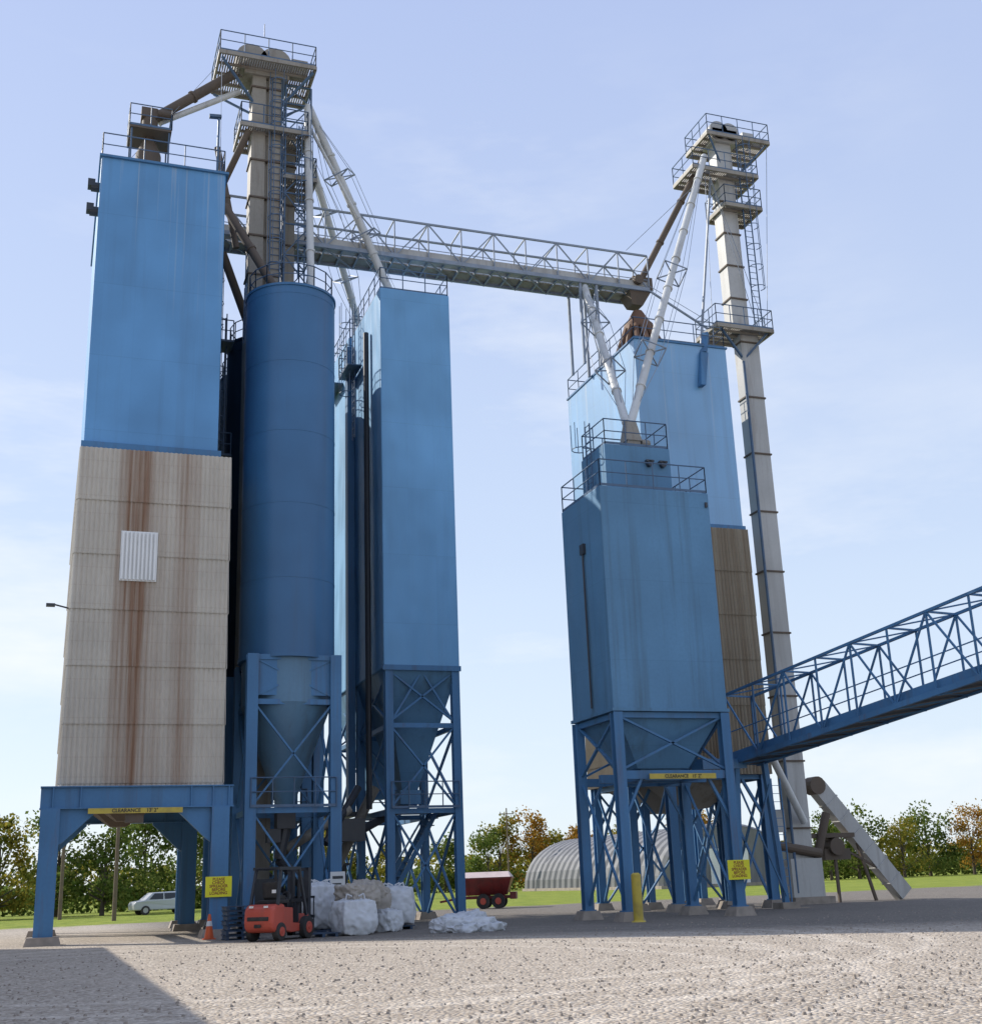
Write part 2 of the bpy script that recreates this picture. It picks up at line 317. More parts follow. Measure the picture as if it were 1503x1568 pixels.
# ------------------------------------------------------------------ round silos
def silo(name,cx,cy,r,ztop,mat,levels=(0,4.4,8.4,10.1)):
    P=E(name); mm=M(); n=72
    mm.tube((cx,cy,10.1),(cx,cy,ztop),r,r,n); mm.tube((cx,cy,ztop),(cx,cy,ztop+.7),r,.5,n)
    mm.obj("shell",mat,P,smooth=True)
    mm=M(); z=13.15
    while z<ztop: mm.tube((cx,cy,z-.025),(cx,cy,z+.025),r+.01,r+.01,n); z+=3.05
    mm.tube((cx,cy,ztop-.08),(cx,cy,ztop+.02),r+.05,r+.05,n); mm.tube((cx,cy,10.02),(cx,cy,10.16),r+.04,r+.04,n)
    mm.obj("ring_seams",mat,P,smooth=True)
    mm=M(); mm.tube((cx,cy,8.3),(cx,cy,10.05),r-.13,r-.13,n); mm.tube((cx,cy,8.3),(cx,cy,4.5),r-.14,.3,n); mm.obj("cone_hopper",m_hop,P,smooth=True)
    mm=M(); mm.box(cx-.35,cx+.35,cy-.35,cy+.35,3.7,4.5); mm.tube((cx,cy,3.7),(cx-.2,cy,2.6),.25,.2,10); mm.box(cx-.7,cx-.2,cy-.3,cy+.2,3.2,3.7)
    mm.tube((cx-.2,cy,2.6),(cx+1.2,cy+.5,1.2),.2,.2,10); mm.box(cx-1.1,cx-.3,cy+.3,cy+1.1,.0,1.9); mm.box(cx+.2,cx+1.2,cy-.2,cy+.6,0,1.1); mm.obj("slide_gate",m_dark,P)
    mm=M(); pd=M(); a=r-.28
    frame(mm,pd,cx-a,cx+a,[cy-a,cy+a],list(levels),.42,.1)
    mm.box(cx-a,cx+a,cy-a-.02,cy-a+.05,8.55,10.0)
    mm.obj("leg_frame",m_steel,P); pd.obj("footings",m_conc,P)
    mm=M(); mm.rail([(cx+(r-.1)*math.cos(t*math.pi/8),cy+(r-.1)*math.sin(t*math.pi/8),ztop) for t in range(17)],sp=.8,h=1.0)
    mm.rail([(cx-a,cy-a-.25,4.4),(cx+a,cy-a-.25,4.4)],sp=.9); mm.obj("railings",m_rail,P)
    return P
B=silo("round_or_hidden_shade_silo",8.72,48.2,1.87,25.75,m_blueB)
B2=silo("round_or_hidden_shade_silo",8.7,53.85,1.9,25.9,m_blueN)
shade_silo=silo("round_or_hidden_shade_silo",8.9,58.0,1.9,25.9,m_blueN)  # unseen silo added to shade the left face of the hopper bins
mm=M(); mm.ladder(6.62,53.2,3,27.2,True,-1,0); mm.ladder(6.85,48.8,24,26.6,False,-1,0)
for z in (9,14.5,20,25.5): mm.box(5.95,6.9,52.3,53.6,z,z+.06); mm.rail([(6.85,52.3,z),(5.95,52.3,z),(5.95,53.6,z)],sp=.8)
mm.obj("caged_ladder",m_rail,B2)
shade_bin=E("grain_or_hidden_shade_bin")  # unseen bin added behind the tower to keep sun off the silos
mm=M(); mm.box(.9,5.8,55.95,61,5.3,29); mm.obj("bin_body",m_blue,shade_bin)  # body of the unseen added bin
mm=M(); pd=M()
for x in (.35,6.15):
    for y in (57,60.5): mm.hcol(x,y,.3,5.2,.34); pd.frust((x-.45,x+.45,y-.45,y+.45),(x-.32,x+.32,y-.32,y+.32),-.05,.32)
for y in (57,60.5): mm.bar((.35,y,5.1),(6.15,y,5.1),.3,.35)
mm.obj("leg_frame",m_steel,shade_bin); pd.obj("footings",m_conc,shade_bin)  # legs and footings of the unseen added bin
# ------------------------------------------------------------------ bins C
C=E("square_hopper_bins")
mm=M(); mm.box(13.15,16.5,50.0,55.5,10.3,28.0); mm.obj("front_bin",m_blueC,C,bevel=.05)
mm=M(); mm.box(13.0,16.5,55.7,60.2,10.3,28.0); mm.obj("rear_bin",m_blueC,C,bevel=.05)
mm=M(); mm.frust((14.5,15.2,52.3,53),(13.2,16.45,50.05,55.45),5.4,10.28); mm.frust((14.5,15.2,57.8,58.4),(13.1,16.45,55.75,60.15),5.4,10.28)
mm.box(14.4,15.3,52.2,53.1,4.8,5.4); mm.obj("hoppers",m_blueD,C)
mm=M(); pd=M(); frame(mm,pd,13.38,16.32,[50.2,55.2,59.9],[0,4.5,8.0,10.3],.34,.11)
mm.box(13.1,16.55,49.96,50.04,10.2,10.42)
for s in (-1,1): mm.bar((14.85,50.2,10.2),(14.85+s*1.4,50.2,8.0),.08)
for i in range(14): mm.box(13.6+i*.18,13.85+i*.18,52.6,53.5,.3+i*.3,.34+i*.3)
mm.bar((13.6,52.55,.2),(16.1,52.55,4.5),.05,.2); mm.bar((13.6,53.5,.2),(16.1,53.5,4.5),.05,.2)
mm.box(13.5,16.2,51.0,54.8,4.5,4.55)
mm.obj("leg_frame",m_steel,C); pd.obj("footings",m_conc,C)
mm=M(); rectrail(mm,13.2,16.45,50.1,55.4,28.0,1.1); rectrail(mm,13.1,16.45,55.8,60.1,28.0,1.3)
mm.rail([(13.4,49.9,4.5),(16.3,49.9,4.5)],sp=.8); mm.rail([(13.5,54.8,4.5),(16.2,54.8,4.5)],sp=.8); mm.ladder(12.9,54.2,22,29,True,-1,0)
mm.rail([(12.4,53.4,25.5),(12.4,55.2,25.5),(13.1,55.2,25.5)],sp=.7); mm.rail([(12.5,57,26),(12.5,59,26)],sp=.7)
mm.box(12.4,13.1,53.3,55.3,25.45,25.5); mm.box(12.4,13,56.9,59.2,25.95,26)
mm.obj("railings",m_rail,C)
mm=M(); mm.tube((12.95,51.9,4.6),(12.95,51.9,26.5),.13,.13,10); mm.tube((12.5,52,5.5),(10.8,50.6,3.2),.16,.16,10); mm.tube((14.8,52.6,4.8),(12.3,52.0,3.6),.18,.18); mm.box(11.2,12.6,51.2,52.4,3.3,4.2); mm.box(11.0,12.8,53.5,55,4.4,4.6)
mm.obj("drain_pipe",m_dark,C)
mm=M(); mm.box(12.8,13.13,55.1,55.6,4.6,27.2); mm.obj("corner_duct",m_steel,C)
AU=E("auger_conveyor"); mm=M(); mm.tube((11.2,53,1.2),(13.6,53.5,5.6),.22,.22,12); mm.tube((9.2,50.7,3),(12,51.5,4.6),.2,.2); mm.box(10.9,11.6,52.6,53.4,.0,1.3); mm.obj("tube",m_leg,AU,smooth=True)
mm=M(); mm.box(10.7,12.6,54.6,56.4,0,2.4); mm.box(10.6,12.7,54.5,56.5,2.4,2.5); mm.obj("motor_cabinet",m_dark,AU)
# ------------------------------------------------------------------ bucket elevators
def lattice(mm,x0,x1,y0,y1,z0,z1,st=1.6,w=.06):
    for x in (x0,x1):
        for y in (y0,y1): mm.bar((x,y,z0),(x,y,z1),w*1.3)
    z=z0;k=0
    while z<z1-.3:
        zz=min(z1,z+st)
        cs=[(x0,y0),(x1,y0),(x1,y1),(x0,y1)]
        for i in range(4):
            a=cs[i];b=cs[(i+1)%4]; mm.bar((*a,zz),(*b,zz),w)
            if k%2: a,b=b,a
            mm.bar((*a,z),(*b,zz),w*.8)
        z=zz;k+=1
def casing(mm,st,x0,x1,y0,y1,z0,z1,step):
    mm.box(x0,x1,y0,y1,z0,z1); z=z0+step
    while z<z1-.3: st.box(x0-.06,x1+.06,y0-.06,y1+.06,z-.04,z+.04); z+=step
def head_platform(mm,gr,x0,x1,y0,y1,z,sp=1.0):
    gr.bar((x0,y0,z),(x1,y0,z),.1,.2); gr.bar((x0,y1,z),(x1,y1,z),.1,.2); gr.bar((x0,y0,z),(x0,y1,z),.1,.2); gr.bar((x1,y0,z),(x1,y1,z),.1,.2)
    k=int((x1-x0)/.11)
    for i in range(k):
        x=x0+(i+.5)*(x1-x0)/k; gr.box(x-.035,x+.035,y0,y1,z+.05,z+.09)
    for i in range(1,4):
        y=y0+i*(y1-y0)/4; gr.bar((x0,y,z-.03),(x1,y,z-.03),.08,.12)
    rectrail(mm,x0,x1,y0,y1,z+.1,sp)
H=E("bucket_elevator"); mm=M(); st=M()
casing(mm,st,7.15,7.78,50.15,51.2,26.0,38.3,1.95); casing(mm,st,7.92,8.5,50.15,51.2,26.0,38.3,1.95)
mm.box(7.2,8.45,50.3,51.05,26,38.25)
mm.box(6.75,8.85,50.0,51.3,38.3,39.3)
mm.tube((7.1,50.05,39.2),(7.1,51.25,39.2),.75,.75,20); mm.tube((8.2,50.05,39.2),(8.2,51.25,39.2),.75,.75,20)
mm.box(9.0,9.8,50.4,51.0,39,39.8)
casing(mm,st,8.85,9.4,51.25,51.8,26,36.5,2.1)
mm.obj("casing_and_head",m_leg,H); st.obj("flanges",m_rust,H)
mm=M(); mm.box(7.1,8.5,50.15,51.2,0,26); mm.obj("lower_casing",m_leg,H)
mm=M(); gr=M()
head_platform(mm,gr,5.5,9.95,49.2,52.4,38.6); head_platform(mm,gr,6.6,9.7,49.7,52.0,35.3,.9)
head_platform(mm,gr,8.6,10.2,50.2,52.2,33.2,.8)
lattice(mm,8.75,9.95,50.3,51.7,26,38.2)
mm.ladder(8.3,50.1,26,38.4,True,0,-1); mm.ladder(9.6,50.2,28,36,True,0,-1)
for x,y in ((5.6,49.3),(9.85,49.3),(5.6,52.3),(9.85,52.3)): mm.bar((x,y,38.4),(7.9,50.6,36.2),.1)
mm.tube((7.6,49.8,40.3),(7.6,49.8,41.0),.02); mm.tube((9.4,52,40),(9.4,52,41.0),.03)
mm.obj("ladders_and_railings",m_rail,H); gr.obj("platform_gratings",m_leg,H)
def spout(mp,mr,p,q,r,br=True,arm=.75,ts=(.36,.66)):
    mp.tube(p,q,r,r,14); p=Vector(p);q=Vector(q);d=(q-p).normalized();a=d.cross(Vector((0,0,1))).normalized();b=a.cross(d)
    L=(q-p).length;k=int(L/2.4)
    for i in range(1,k): c=p.lerp(q,i/k); mp.tube(c-d*.05,c+d*.05,r*1.25,r*1.25,12)
    if br:
        for s in (a,-a,b,-b):
            pts=[p+d*.4]+[p.lerp(q,t)+s*arm for t in ts]+[q-d*.4]
            for x,y in zip(pts,pts[1:]): mr.tube(x,y,.014,.014,5)
            for t in ts: c=p.lerp(q,t); mr.bar(c,c+s*arm,.05)
        for t in ts:
            c=p.lerp(q,t); cs=[c+a*arm,c+b*arm,c-a*arm,c-b*arm]
            for i in range(4): mr.bar(cs[i],cs[(i+1)%4],.045)
mp=M();mr=M();md=M()
spout(mp,mr,(9.8,50.4,37.3),(9.65,48.4,25.9),.17,False)
spout(mp,mr,(9.9,50.6,37.4),(14.3,51.6,28.1),.19,True,.9)
spout(mp,mr,(9.7,51.2,36.4),(14.3,57.2,28.1),.17,True,.7)
spout(mp,mr,(9.95,50.5,36.2),(12.3,50.6,31.8),.08,False)
spout(mp,mr,(6.6,50.6,37.6),(3.0,50.3,35.0),.14,False)
spout(md,mr,(6.3,50.3,38.3),(2.6,50.1,34.9),.23,False)
spout(md,mr,(7.0,50.0,35.2),(5.0,52.5,30.4),.16,False)
spout(md,mr,(6.0,49.9,31.0),(8.2,48.4,26.2),.19,False)
spout(md,mr,(6.2,52,29.8),(8.0,53.6,26.2),.2,False)
spout(md,mr,(5.6,50,34),(6.6,50.3,29.2),.15,False)
mp.obj("spouts",m_pipe,H,smooth=True); md.obj("rusty_spouts",m_rust,H,smooth=True); mr.obj("spout_bracing",m_truss,H)
mm=M()
for a,b in (((5.5,50,38.4),(.7,50,31)),((9.9,51.5,38.5),(16.4,55,28.2)),((5.6,49.3,38.4),(5.3,46,30.2))): mm.tube(a,b,.012,.012,4)
mm.obj("guy_cables",m_truss,H)
# ------------------------------------------------------------------ overhead conveyor bridge
G=E("overhead_conveyor_bridge"); mm=M(); x0,x1=5.8,27.9; zb,zt=30.55,32.5; y0,y1=51.45,53.1
for y in (y0,y1):
    mm.bar((x0,y,zb),(x1,y,zb),.13,.2); mm.bar((x0,y,zt),(x1,y,zt),.09)
    n=13
    for i in range(n+1):
        x=x0+(x1-x0)*i/n; mm.bar((x,y,zb),(x,y,zt),.06)
        if i<n:
            xm=x+(x1-x0)/n; mm.bar((x,y,zb) if i%2 else (x,y,zt),(xm,y,zt) if i%2 else (xm,y,zb),.055)
    mm.tube((x0,y,zb+1.0),(x1,y,zb+1.0),.022,.022,6); mm.tube((x0,y,zb+.55),(x1,y,zb+.55),.02,.02,6)
n=26
for i in range(n+1):
    x=x0+(x1-x0)*i/n; mm.bar((x,y0,zb-.05),(x,y1,zb-.05),.08,.12)
    if i<n and i%2==0:
        xm=x0+(x1-x0)*(i+2)/n; mm.bar((x,y0,zb-.12),(xm,y1,zb-.12),.06)
for i in range(14):
    x=x0+(x1-x0)*i/13; mm.bar((x,y0,zt),(x,y1,zt),.06)
mm.obj("truss",m_truss,G)
mm=M(); mm.box(x0,x1,y0+.12,y0+.72,zb+.06,zb+.5)
for i in range(14): x=x0+(x1-x0)*i/13; mm.box(x-.04,x+.04,y0+.08,y0+.76,zb+.03,zb+.55)
mm.obj("drag_conveyor",m_galv,G)
mm=M(); mm.box(x0,x1,y0+.8,y1-.1,zb+.0,zb+.05); mm.obj("walkway_deck",m_leg,G)
mm=M(); mm.box(27.1,28.2,51.6,52.7,zb+.1,zb+.8); mm.tube((27.3,51.3,zb+.5),(27.3,51.7,zb+.5),.25,.25,14); mm.frust((27.0,27.6,51.7,52.4),(26.8,28,51.5,52.7),zb-.8,zb-.1); mm.obj("drive_unit",m_rust,G)
mm=M()
for x in (24.0,24.9):
    for y in (51.5,53): mm.bar((x,y,26),(x,y,zb),.12)
xb(mm,(24,51.5,26.2),(24.9,51.5,26.2),(24,51.5,30.4),(24.9,51.5,30.4),.06)
mm.obj("supports",m_truss,G)
# ------------------------------------------------------------------ D loadout bin
D=E("loadout_hopper_bin")
mm=M(); mm.box(19.3,24.0,40.8,44.6,7.35,15.9); mm.obj("bin_body",m_blueD,D,bevel=.04)
mm=M(); mm.box(20.2,23.1,42.0,44.3,15.92,18.1); mm.obj("penthouse",m_blueD,D,bevel=.02)
mm=M(); 
for x in (22.1,22.7): mm.tube((x,42,17.35),(x,41.8,17.35),.12,.12,10); mm.box(x-.17,x+.17,41.8,41.99,17.42,17.5)
mm.box(19.18,19.3,42.4,42.75,13.6,14.0); mm.tube((19.22,42.55,7.6),(19.22,42.55,13.6),.035); mm.box(23.8,23.9,40.74,40.8,15.3,15.5); mm.obj("vents_and_junction_box",m_dark,D)
mm=M(); mm.frust((20.6,22.7,41.8,43.7),(19.42,23.88,40.92,44.5),5.3,7.35); mm.box(19.24,24.06,40.75,44.65,7.28,7.4); mm.box(20.8,22.5,42,43.5,4.9,5.3); mm.obj("hopper",m_blueD,D)
mm=M(); pd=M(); frame(mm,pd,19.45,23.85,[40.95,44.45],[5.1,7.25],.36,.11)
for x in (19.45,23.85):
    xb(mm,(x,41.1,.5),(x,44.3,.5),(x,41.1,4.9),(x,44.3,4.9),.09)
    s=.9 if x<20 else -.9
    for y in (40.95,44.45): mm.bar((x,y,3.3),(x+s,y,5.0),.1)
for y in (40.95,42.7,44.45): mm.bar((19.45,y,5.0),(23.85,y,5.0),.2,.3)
for x in (20.5,22.8): mm.bar((x,40.95,4.96),(x,44.45,4.96),.16,.22)
mm.obj("leg_frame",m_steel,D); pd.obj("footings",m_conc,D)
mm=M(); mm.box(20.5,23.2,40.68,40.72,4.83,5.02); mm.obj("clearance_bar",m_yel,D)
text("CLEARANCE   15' 2\"",.17,(21.85,40.67,4.92),(R(90),0,0),m_btext,D,"clearance_text")
mm=M(); rectrail(mm,19.35,23.95,40.85,44.55,15.92,1.2); rectrail(mm,20.25,23.05,42.05,44.2,18.12,1.0); mm.ladder(20.05,43.2,15.9,19.3,True,-1,0); mm.obj("railings",m_rail,D)
mm=M(); mm.box(21.7,22.3,42.9,43.5,18.12,18.7); mm.frust((21.65,22.35,42.85,43.55),(21.8,22.2,43.0,43.4),18.7,19.6); mm.tube((22.35,43,18.6),(22.7,43,18.6),.2,.2,10); mm.obj("inlet_valve",m_leg,D)
# ------------------------------------------------------------------ E tall bin
Eb=E("grain_or_hidden_shade_bin")
mm=M(); mm.box(25.05,30.0,48.1,56.2,16.85,26.0); mm.obj("upper_bin",m_blueE,Eb,bevel=.03)
corr_box(25.0,30.15,48.0,56.3,5.6,16.8).obj("corrugated_lower_bin",m_corE,Eb)
mm=M(); mm.box(25.0,30.1,48.04,56.3,16.78,16.98); mm.box(25.0,30.06,48.04,56.26,25.98,26.07); mm.obj("trim",m_steel,Eb)
mm=M(); pd=M(); frame(mm,pd,25.25,29.85,[48.3,52.2,56.0],[0,5.6],.38,.11,front=False)
for y in (48.3,52.2,56.0):
    mm.bar((25.25,y,3.6),(26.3,y,5.4),.12); mm.bar((29.85,y,3.6),(28.8,y,5.4),.12)
for y in (49.5,53.5): 
    for x in (26.6,28.4): mm.hcol(x,y,.3,5.5,.3); pd.frust((x-.45,x+.45,y-.45,y+.45),(x-.32,x+.32,y-.32,y+.32),-.05,.32)
for x in (31.2,32.6): mm.hcol(x,57,.3,8,.34); pd.frust((x-.45,x+.45,56.5,57.5),(x-.3,x+.3,56.7,57.3),-.05,.32)
xb(mm,(31.2,57,.5),(32.6,57,.5),(31.2,57,7.8),(32.6,57,7.8),.08)
mm.ladder(30.3,48.0,0,5.4,False,0,-1)
mm.obj("leg_frame",m_steel,Eb); pd.obj("footings",m_conc,Eb)
mm=M(); mm.frust((27,28,50,51),(25.6,29.5,48.6,51.9),4.3,5.6); mm.frust((27,28,53.5,54.5),(25.6,29.5,52.4,55.9),4.3,5.6); mm.obj("hoppers",m_leg,Eb)
mm=M(); rectrail(mm,25.1,29.95,48.15,56.15,26.07,1.4); mm.obj("railings",m_rail,Eb)
mm=M(); cx,cy=27.3,51.8; mm.tube((cx,cy,28.6),(cx,cy,29.4),.7,.25,18); mm.tube((cx,cy,28.3),(cx,cy,28.6),.8,.75,18)
for i in range(14):
    t=i*math.pi/7; mm.tube((cx+.65*math.cos(t),cy+.65*math.sin(t),28.4),(cx+1.5*math.cos(t),cy+2.0*math.sin(t),26.05),.15,.15,8)
mm.obj("distributor",paint("rusty_distributor",(.17,.09,.05),.5,rough=.7,rust=.5),Eb,smooth=True)
mm=M(); mm.add([(28.5,47.9,25.6),(28.9,47.9,25.6),(28.5,47.7,23.8),(28.25,47.7,23.8),(28.5,48.08,25.6),(28.9,48.08,25.6),(28.5,48.08,23.8),(28.25,48.08,23.8)],[(0,1,2,3),(7,6,5,4),(0,4,5,1),(1,5,6,2),(2,6,7,3),(3,7,4,0)])
mm.bar((28.7,48,25.6),(29.2,48.5,26.9),.3,.2); mm.obj("side_chute",m_steel,Eb)
# ------------------------------------------------------------------ F right bucket elevator
F=E("bucket_elevator"); mm=M(); st=M()
casing(mm,st,32.45,33.5,50.5,51.2,.3,28.2,3.05)
casing(mm,st,32.1,33.05,50.5,51.3,28.3,39.5,1.9)
mm.box(31.9,33.4,50.3,51.5,39.5,40.3); mm.tube((32.3,50.3,40.2),(32.3,51.5,40.2),.55,.55,18); mm.tube((33,50.3,40.2),(33,51.5,40.2),.55,.55,18); mm.box(33.9,34.6,50.5,51.1,40,40.5)
mm.box(32.15,33.8,50.3,51.4,.3,2.0); mm.box(31.4,32.2,50.5,51.2,3.2,4.2)
mm.obj("casing_and_head",m_galv,F); st.obj("flanges",m_rust,F)
mm=M(); mm.box(32.0,34.1,50.0,51.7,-.05,.32); mm.obj("footing",m_conc,F)
mm=M(); gr=M()
head_platform(mm,gr,31.4,35.2,50.0,52.4,39.7,.9); head_platform(mm,gr,30.2,34.1,49.8,52.0,37.3,.9); head_platform(mm,gr,30.7,34.0,49.8,51.9,28.2,.8)
head_platform(mm,gr,32.0,34.2,49.9,51.9,35.4,.8)
mm.ladder(33.5,50.3,28.4,39.6,True,0,-1)
for x,y in ((31.5,50.1),(35.1,50.1),(35.1,52.3)): mm.bar((x,y,39.7),(33,50.9,37.2),.08)
for x in (31,33.8): mm.bar((x,50,28.2),(32.6,50.6,26.8),.1)
mm.tube((32.3,50.2,26.5),(32.38,50.35,.5),.07); mm.obj("ladders_and_railings",m_rail,F); gr.obj("platform_gratings",m_leg,F)
mp=M();mr=M();md=M()
spout(md,mr,(31.2,50.6,38.2),(27.5,51.8,31.0),.17,False)
spout(mp,mr,(31.1,50.1,38.2),(22.1,43.3,19.6),.18,True,.8,(.5,.78))
spout(mp,mr,(24.3,51.6,30.3),(21.9,43.3,19.6),.18,True,.7,(.3,.66))
for a,b in (((31.0,50.3,37),(26.5,51,32.4)),((34,50.3,28.3),(31.5,50.3,37)),((35.1,50.1,39.7),(33.9,50.2,28.2)),((31.1,50.2,37.2),(29.6,48.5,26.2)),((27.8,51.4,30.8),(30.9,50.2,28.3)),((31.2,50.1,37.6),(33.3,50,28))): mr.tube(a,b,.016,.016,5)
mr.bar((27.8,51.5,30.6),(31.0,50.6,28.1),.09); mr.bar((31.6,50.5,37.2),(29.8,50.2,26.4),.1)
mp.tube((30.8,49.0,6.6),(33.0,50.2,3.6),.17,.17,12)
mp.obj("spouts",m_pipe,F,smooth=True); md.obj("rusty_spout",m_rust,F,smooth=True); mr.obj("spout_bracing",m_truss,F)
RC=E("inclined_drag_conveyor"); mm=M(); mm.bar((34.5,51.2,5.3),(38.7,51.2,.25),.6,.75)
for i in range(1,7): c=Vector((34.5,51.2,5.3)).lerp(Vector((38.7,51.2,.25)),i/7); d=Vector((4.2,0,-5.05)).normalized()*.03; mm.bar(c-d,c+d,.66,.82)
mm.obj("casing",m_galv,RC)
mm=M(); mm.tube((34.4,50.85,5.3),(34.4,51.55,5.3),.42,.42,14); mm.box(33.6,36.0,50.7,51.6,2.9,3.1); mm.tube((35,50.7,2.5),(35,51.6,2.5),.4,.4,14); mm.box(34.4,35.8,50.9,51.7,1.9,2.4); mm.bar((36.2,51,3),(37.0,51,0),.12); mm.bar((35,51,3),(35,51,0),.12); mm.tube((34.5,50.6,4.0),(33.6,50.6,1.6),.2,.2); mm.bar((34.3,51,3.0),(38.2,51,1.0),.1); mm.tube((31.6,50.4,2.6),(33.8,50.4,2.2),.22,.22,12)
mm.obj("drive_and_supports",m_rust,RC)
# ------------------------------------------------------------------ K conveyor bridge to the right
K=E("inclined_conveyor_bridge"); mm=M(); dk=M()
P0=Vector((27.1,46.3,5.9));P1=Vector((30.3,25.5,8.3)); dn=(P1-P0); L=dn.length; dn=dn/L; sd=Vector((-dn.y,dn.x,0)).normalized()
if sd.x<0: sd=-sd
h=2.85; wd=1.5; n=11; Z=Vector((0,0,1))
for s in (0,1):
    o=sd*wd*s
    mm.bar(P0+o,P1+o,.14,.2); mm.bar(P0+o+Z*h,P1+o+Z*h,.10)
    for i in range(n+1):
        c=P0.lerp(P1,i/n)+o; mm.bar(c,c+Z*h,.065)
        if i<n:
            e=P0.lerp(P1,(i+1)/n)+o
            mm.bar(c if i%2 else c+Z*h,e+Z*h if i%2 else e,.065)
    mm.tube(P0+o+Z*1.25,P1+o+Z*1.25,.025,.025,6)
for i in range(n+1):
    c=P0.lerp(P1,i/n); mm.bar(c+Z*h,c+sd*wd+Z*h,.07); mm.bar(c,c+sd*wd,.1)
    if i<n: e=P0.lerp(P1,(i+1)/n); mm.bar(c+Z*h,e+sd*wd+Z*h,.05); mm.bar(c-Z*.1,e+sd*wd-Z*.1,.06)
mm.obj("truss",m_steel,K)
a=P0+sd*.45+Z*.3; b=P1+sd*.45+Z*.3; dk.bar(a,b,.6,.3); dk.obj("belt_trough",m_steel,K)
mm=M(); mm.bar(P0+sd*.75-Z*.02,P1+sd*.75-Z*.02,1.3,.04); mm.obj("deck",m_dark,K)
mm=M(); pd=M()
for t in (.02,.97):
    c=P0.lerp(P1,t)
    for s in (0,1): q=c+sd*wd*s; mm.bar((q.x+(s-.5)*.8,q.y,.2),q,.22); pd.box(q.x+(s-.5)*.8-.4,q.x+(s-.5)*.8+.4,q.y-.4,q.y+.4,-.05,.25)
    xb(mm,(c.x-.3,c.y,.5),(c.x+wd+.3,c.y,.5),(c.x,c.y,5),(c.x+wd,c.y,5),.08)
mm.bar((24,43.5,5.6),P0+sd*.6,.5,.4)
mm.obj("support_bents",m_steel,K); pd.obj("footings",m_conc,K)
# ------------------------------------------------------------------ signs / bollard / cone / pallets
def sign(x,y,z):
    S=E("yellow_warning_sign"); mm=M(); mm.box(x-.45,x+.45,y-.02,y+.0,z,z+.68); mm.obj("board",m_sign,S)
    mm=M(); mm.box(x-.05,x+.05,y,y+.12,z+.1,z+.6); mm.obj("bracket",m_dark,S)
    text("PLEASE\nCHECK\nSPREADER\nBEFORE\nLOADING",.135,(x,y-.025,z+.355),(R(90),0,0),m_stext,S,"sign_text")
sign(5.9,45.18,1.33); sign(23.75,40.6,1.25)
S=E("white_notice_sign"); mm=M(); mm.box(10.05,10.6,46.2,46.23,1.35,2.05); mm.obj("board",m_white,S); mm=M(); mm.box(10.3,10.34,46.23,46.27,0,2.0); mm.box(10.13,10.52,46.19,46.198,1.8,1.9); mm.box(10.13,10.45,46.19,46.198,1.6,1.65); mm.obj("post_and_lettering",m_dark,S)
m_=M(); x,y,h_,r_=19.35,40.0,1.55,.17
m_.tube((x,y,0),(x,y,h_),r_,r_,20); m_.tube((x,y,h_),(x,y,h_+.06),r_,r_*.6,20); m_.tube((x,y,.0),(x,y,.05),r_+.08,r_+.05,20)
m_.obj("yellow_bollard",m_yel,smooth=True)
TC=E("traffic_cone",(5.45,43.8,0)); mm=M(); mm.tube((0,0,.04),(0,0,.8),.16,.04,18); mm.box(-.2,.2,-.2,.2,0,.04); mm.obj("cone",m_org,TC,smooth=True)
mm=M(); mm.tube((0,0,.42),(0,0,.58),.108,.078,18); mm.obj("reflective_band",m_white,TC,smooth=True)
PL=E("pallet_stack"); mm=M()
for k in range(7):
    z=k*.15; ox=random.uniform(-.04,.04)
    for j in range(6): mm.box(5.75+ox,6.85+ox,41.9+j*.2,42.03+j*.2,z+.11,z+.135)
    for j in range(3): mm.box(5.78+j*.48+ox,5.86+j*.48+ox,41.9,43.0,z+.02,z+.108)
    for j in range(3): mm.box(5.75+ox,6.85+ox,41.9+j*.5,42.0+j*.5,z,z+.018)
mm.obj("boards",m_pallet,PL)
# ------------------------------------------------------------------ bags
def bag(name,x,y,w,d,h,seed,mat,parent,z0=0,rz=0,flat=False):
    bm=bmesh.new(); bmesh.ops.create_cube(bm,size=1); bmesh.ops.subdivide_edges(bm,edges=bm.edges,cuts=22,use_grid_fill=True)
    so=Vector((seed*7.3,seed*3.1,0))
    for v in bm.verts:
        p=v.co.copy(); q=Vector((p.x*2,p.y*2,p.z*2)); sph=q.normalized()*1.15
        q=q.lerp(sph,.36)
        bul=1+.08*math.cos(p.z*math.pi)*(1 if not flat else .2)
        X=q.x*w/2*bul; Y=q.y*d/2*bul; Zz=(q.z*.5+.5)*h
        ridge=1-abs(noise.noise(Vector((X*4,Y*4,Zz*2.2))+so))*2
        ridge2=1-abs(noise.noise(Vector((X*8,Y*8,Zz*7))+so*2))*2
        nn=noise.noise(Vector((X*1.8,Y*1.8,Zz*1.8))+so)*.10+ridge*.06+ridge2*.04
        if flat: nn*=1.9
        n_=Vector((X,Y,Zz-h/2)).normalized()
        c=Vector((X,Y,Zz))+n_*(nn-.05); c.z=max(0,c.z); v.co=c
    me=bpy.data.meshes.new(name); bm.to_mesh(me); bm.free(); me.materials.append(mat)
    for p in me.polygons: p.use_smooth=True
    o=bpy.data.objects.new(name,me); o.location=(x,y,z0); o.rotation_euler=(0,0,rz); o.parent=parent; sc.collection.objects.link(o)
BG=E("bulk_bags")
bag("bag",9.75,41.3,1.2,1.15,1.1,1,m_bag,BG,.0,.2); bag("bag_top",9.95,41.7,1.1,.9,.55,2,m_bagd,BG,1.0,.5,True)
bag("bag_back",9.2,43.9,1.0,1.0,1.5,3,m_bag,BG,.15,.1); bag("bag_right",12.0,44.6,1.3,1.2,1.25,4,m_bag,BG,.15,-.2)
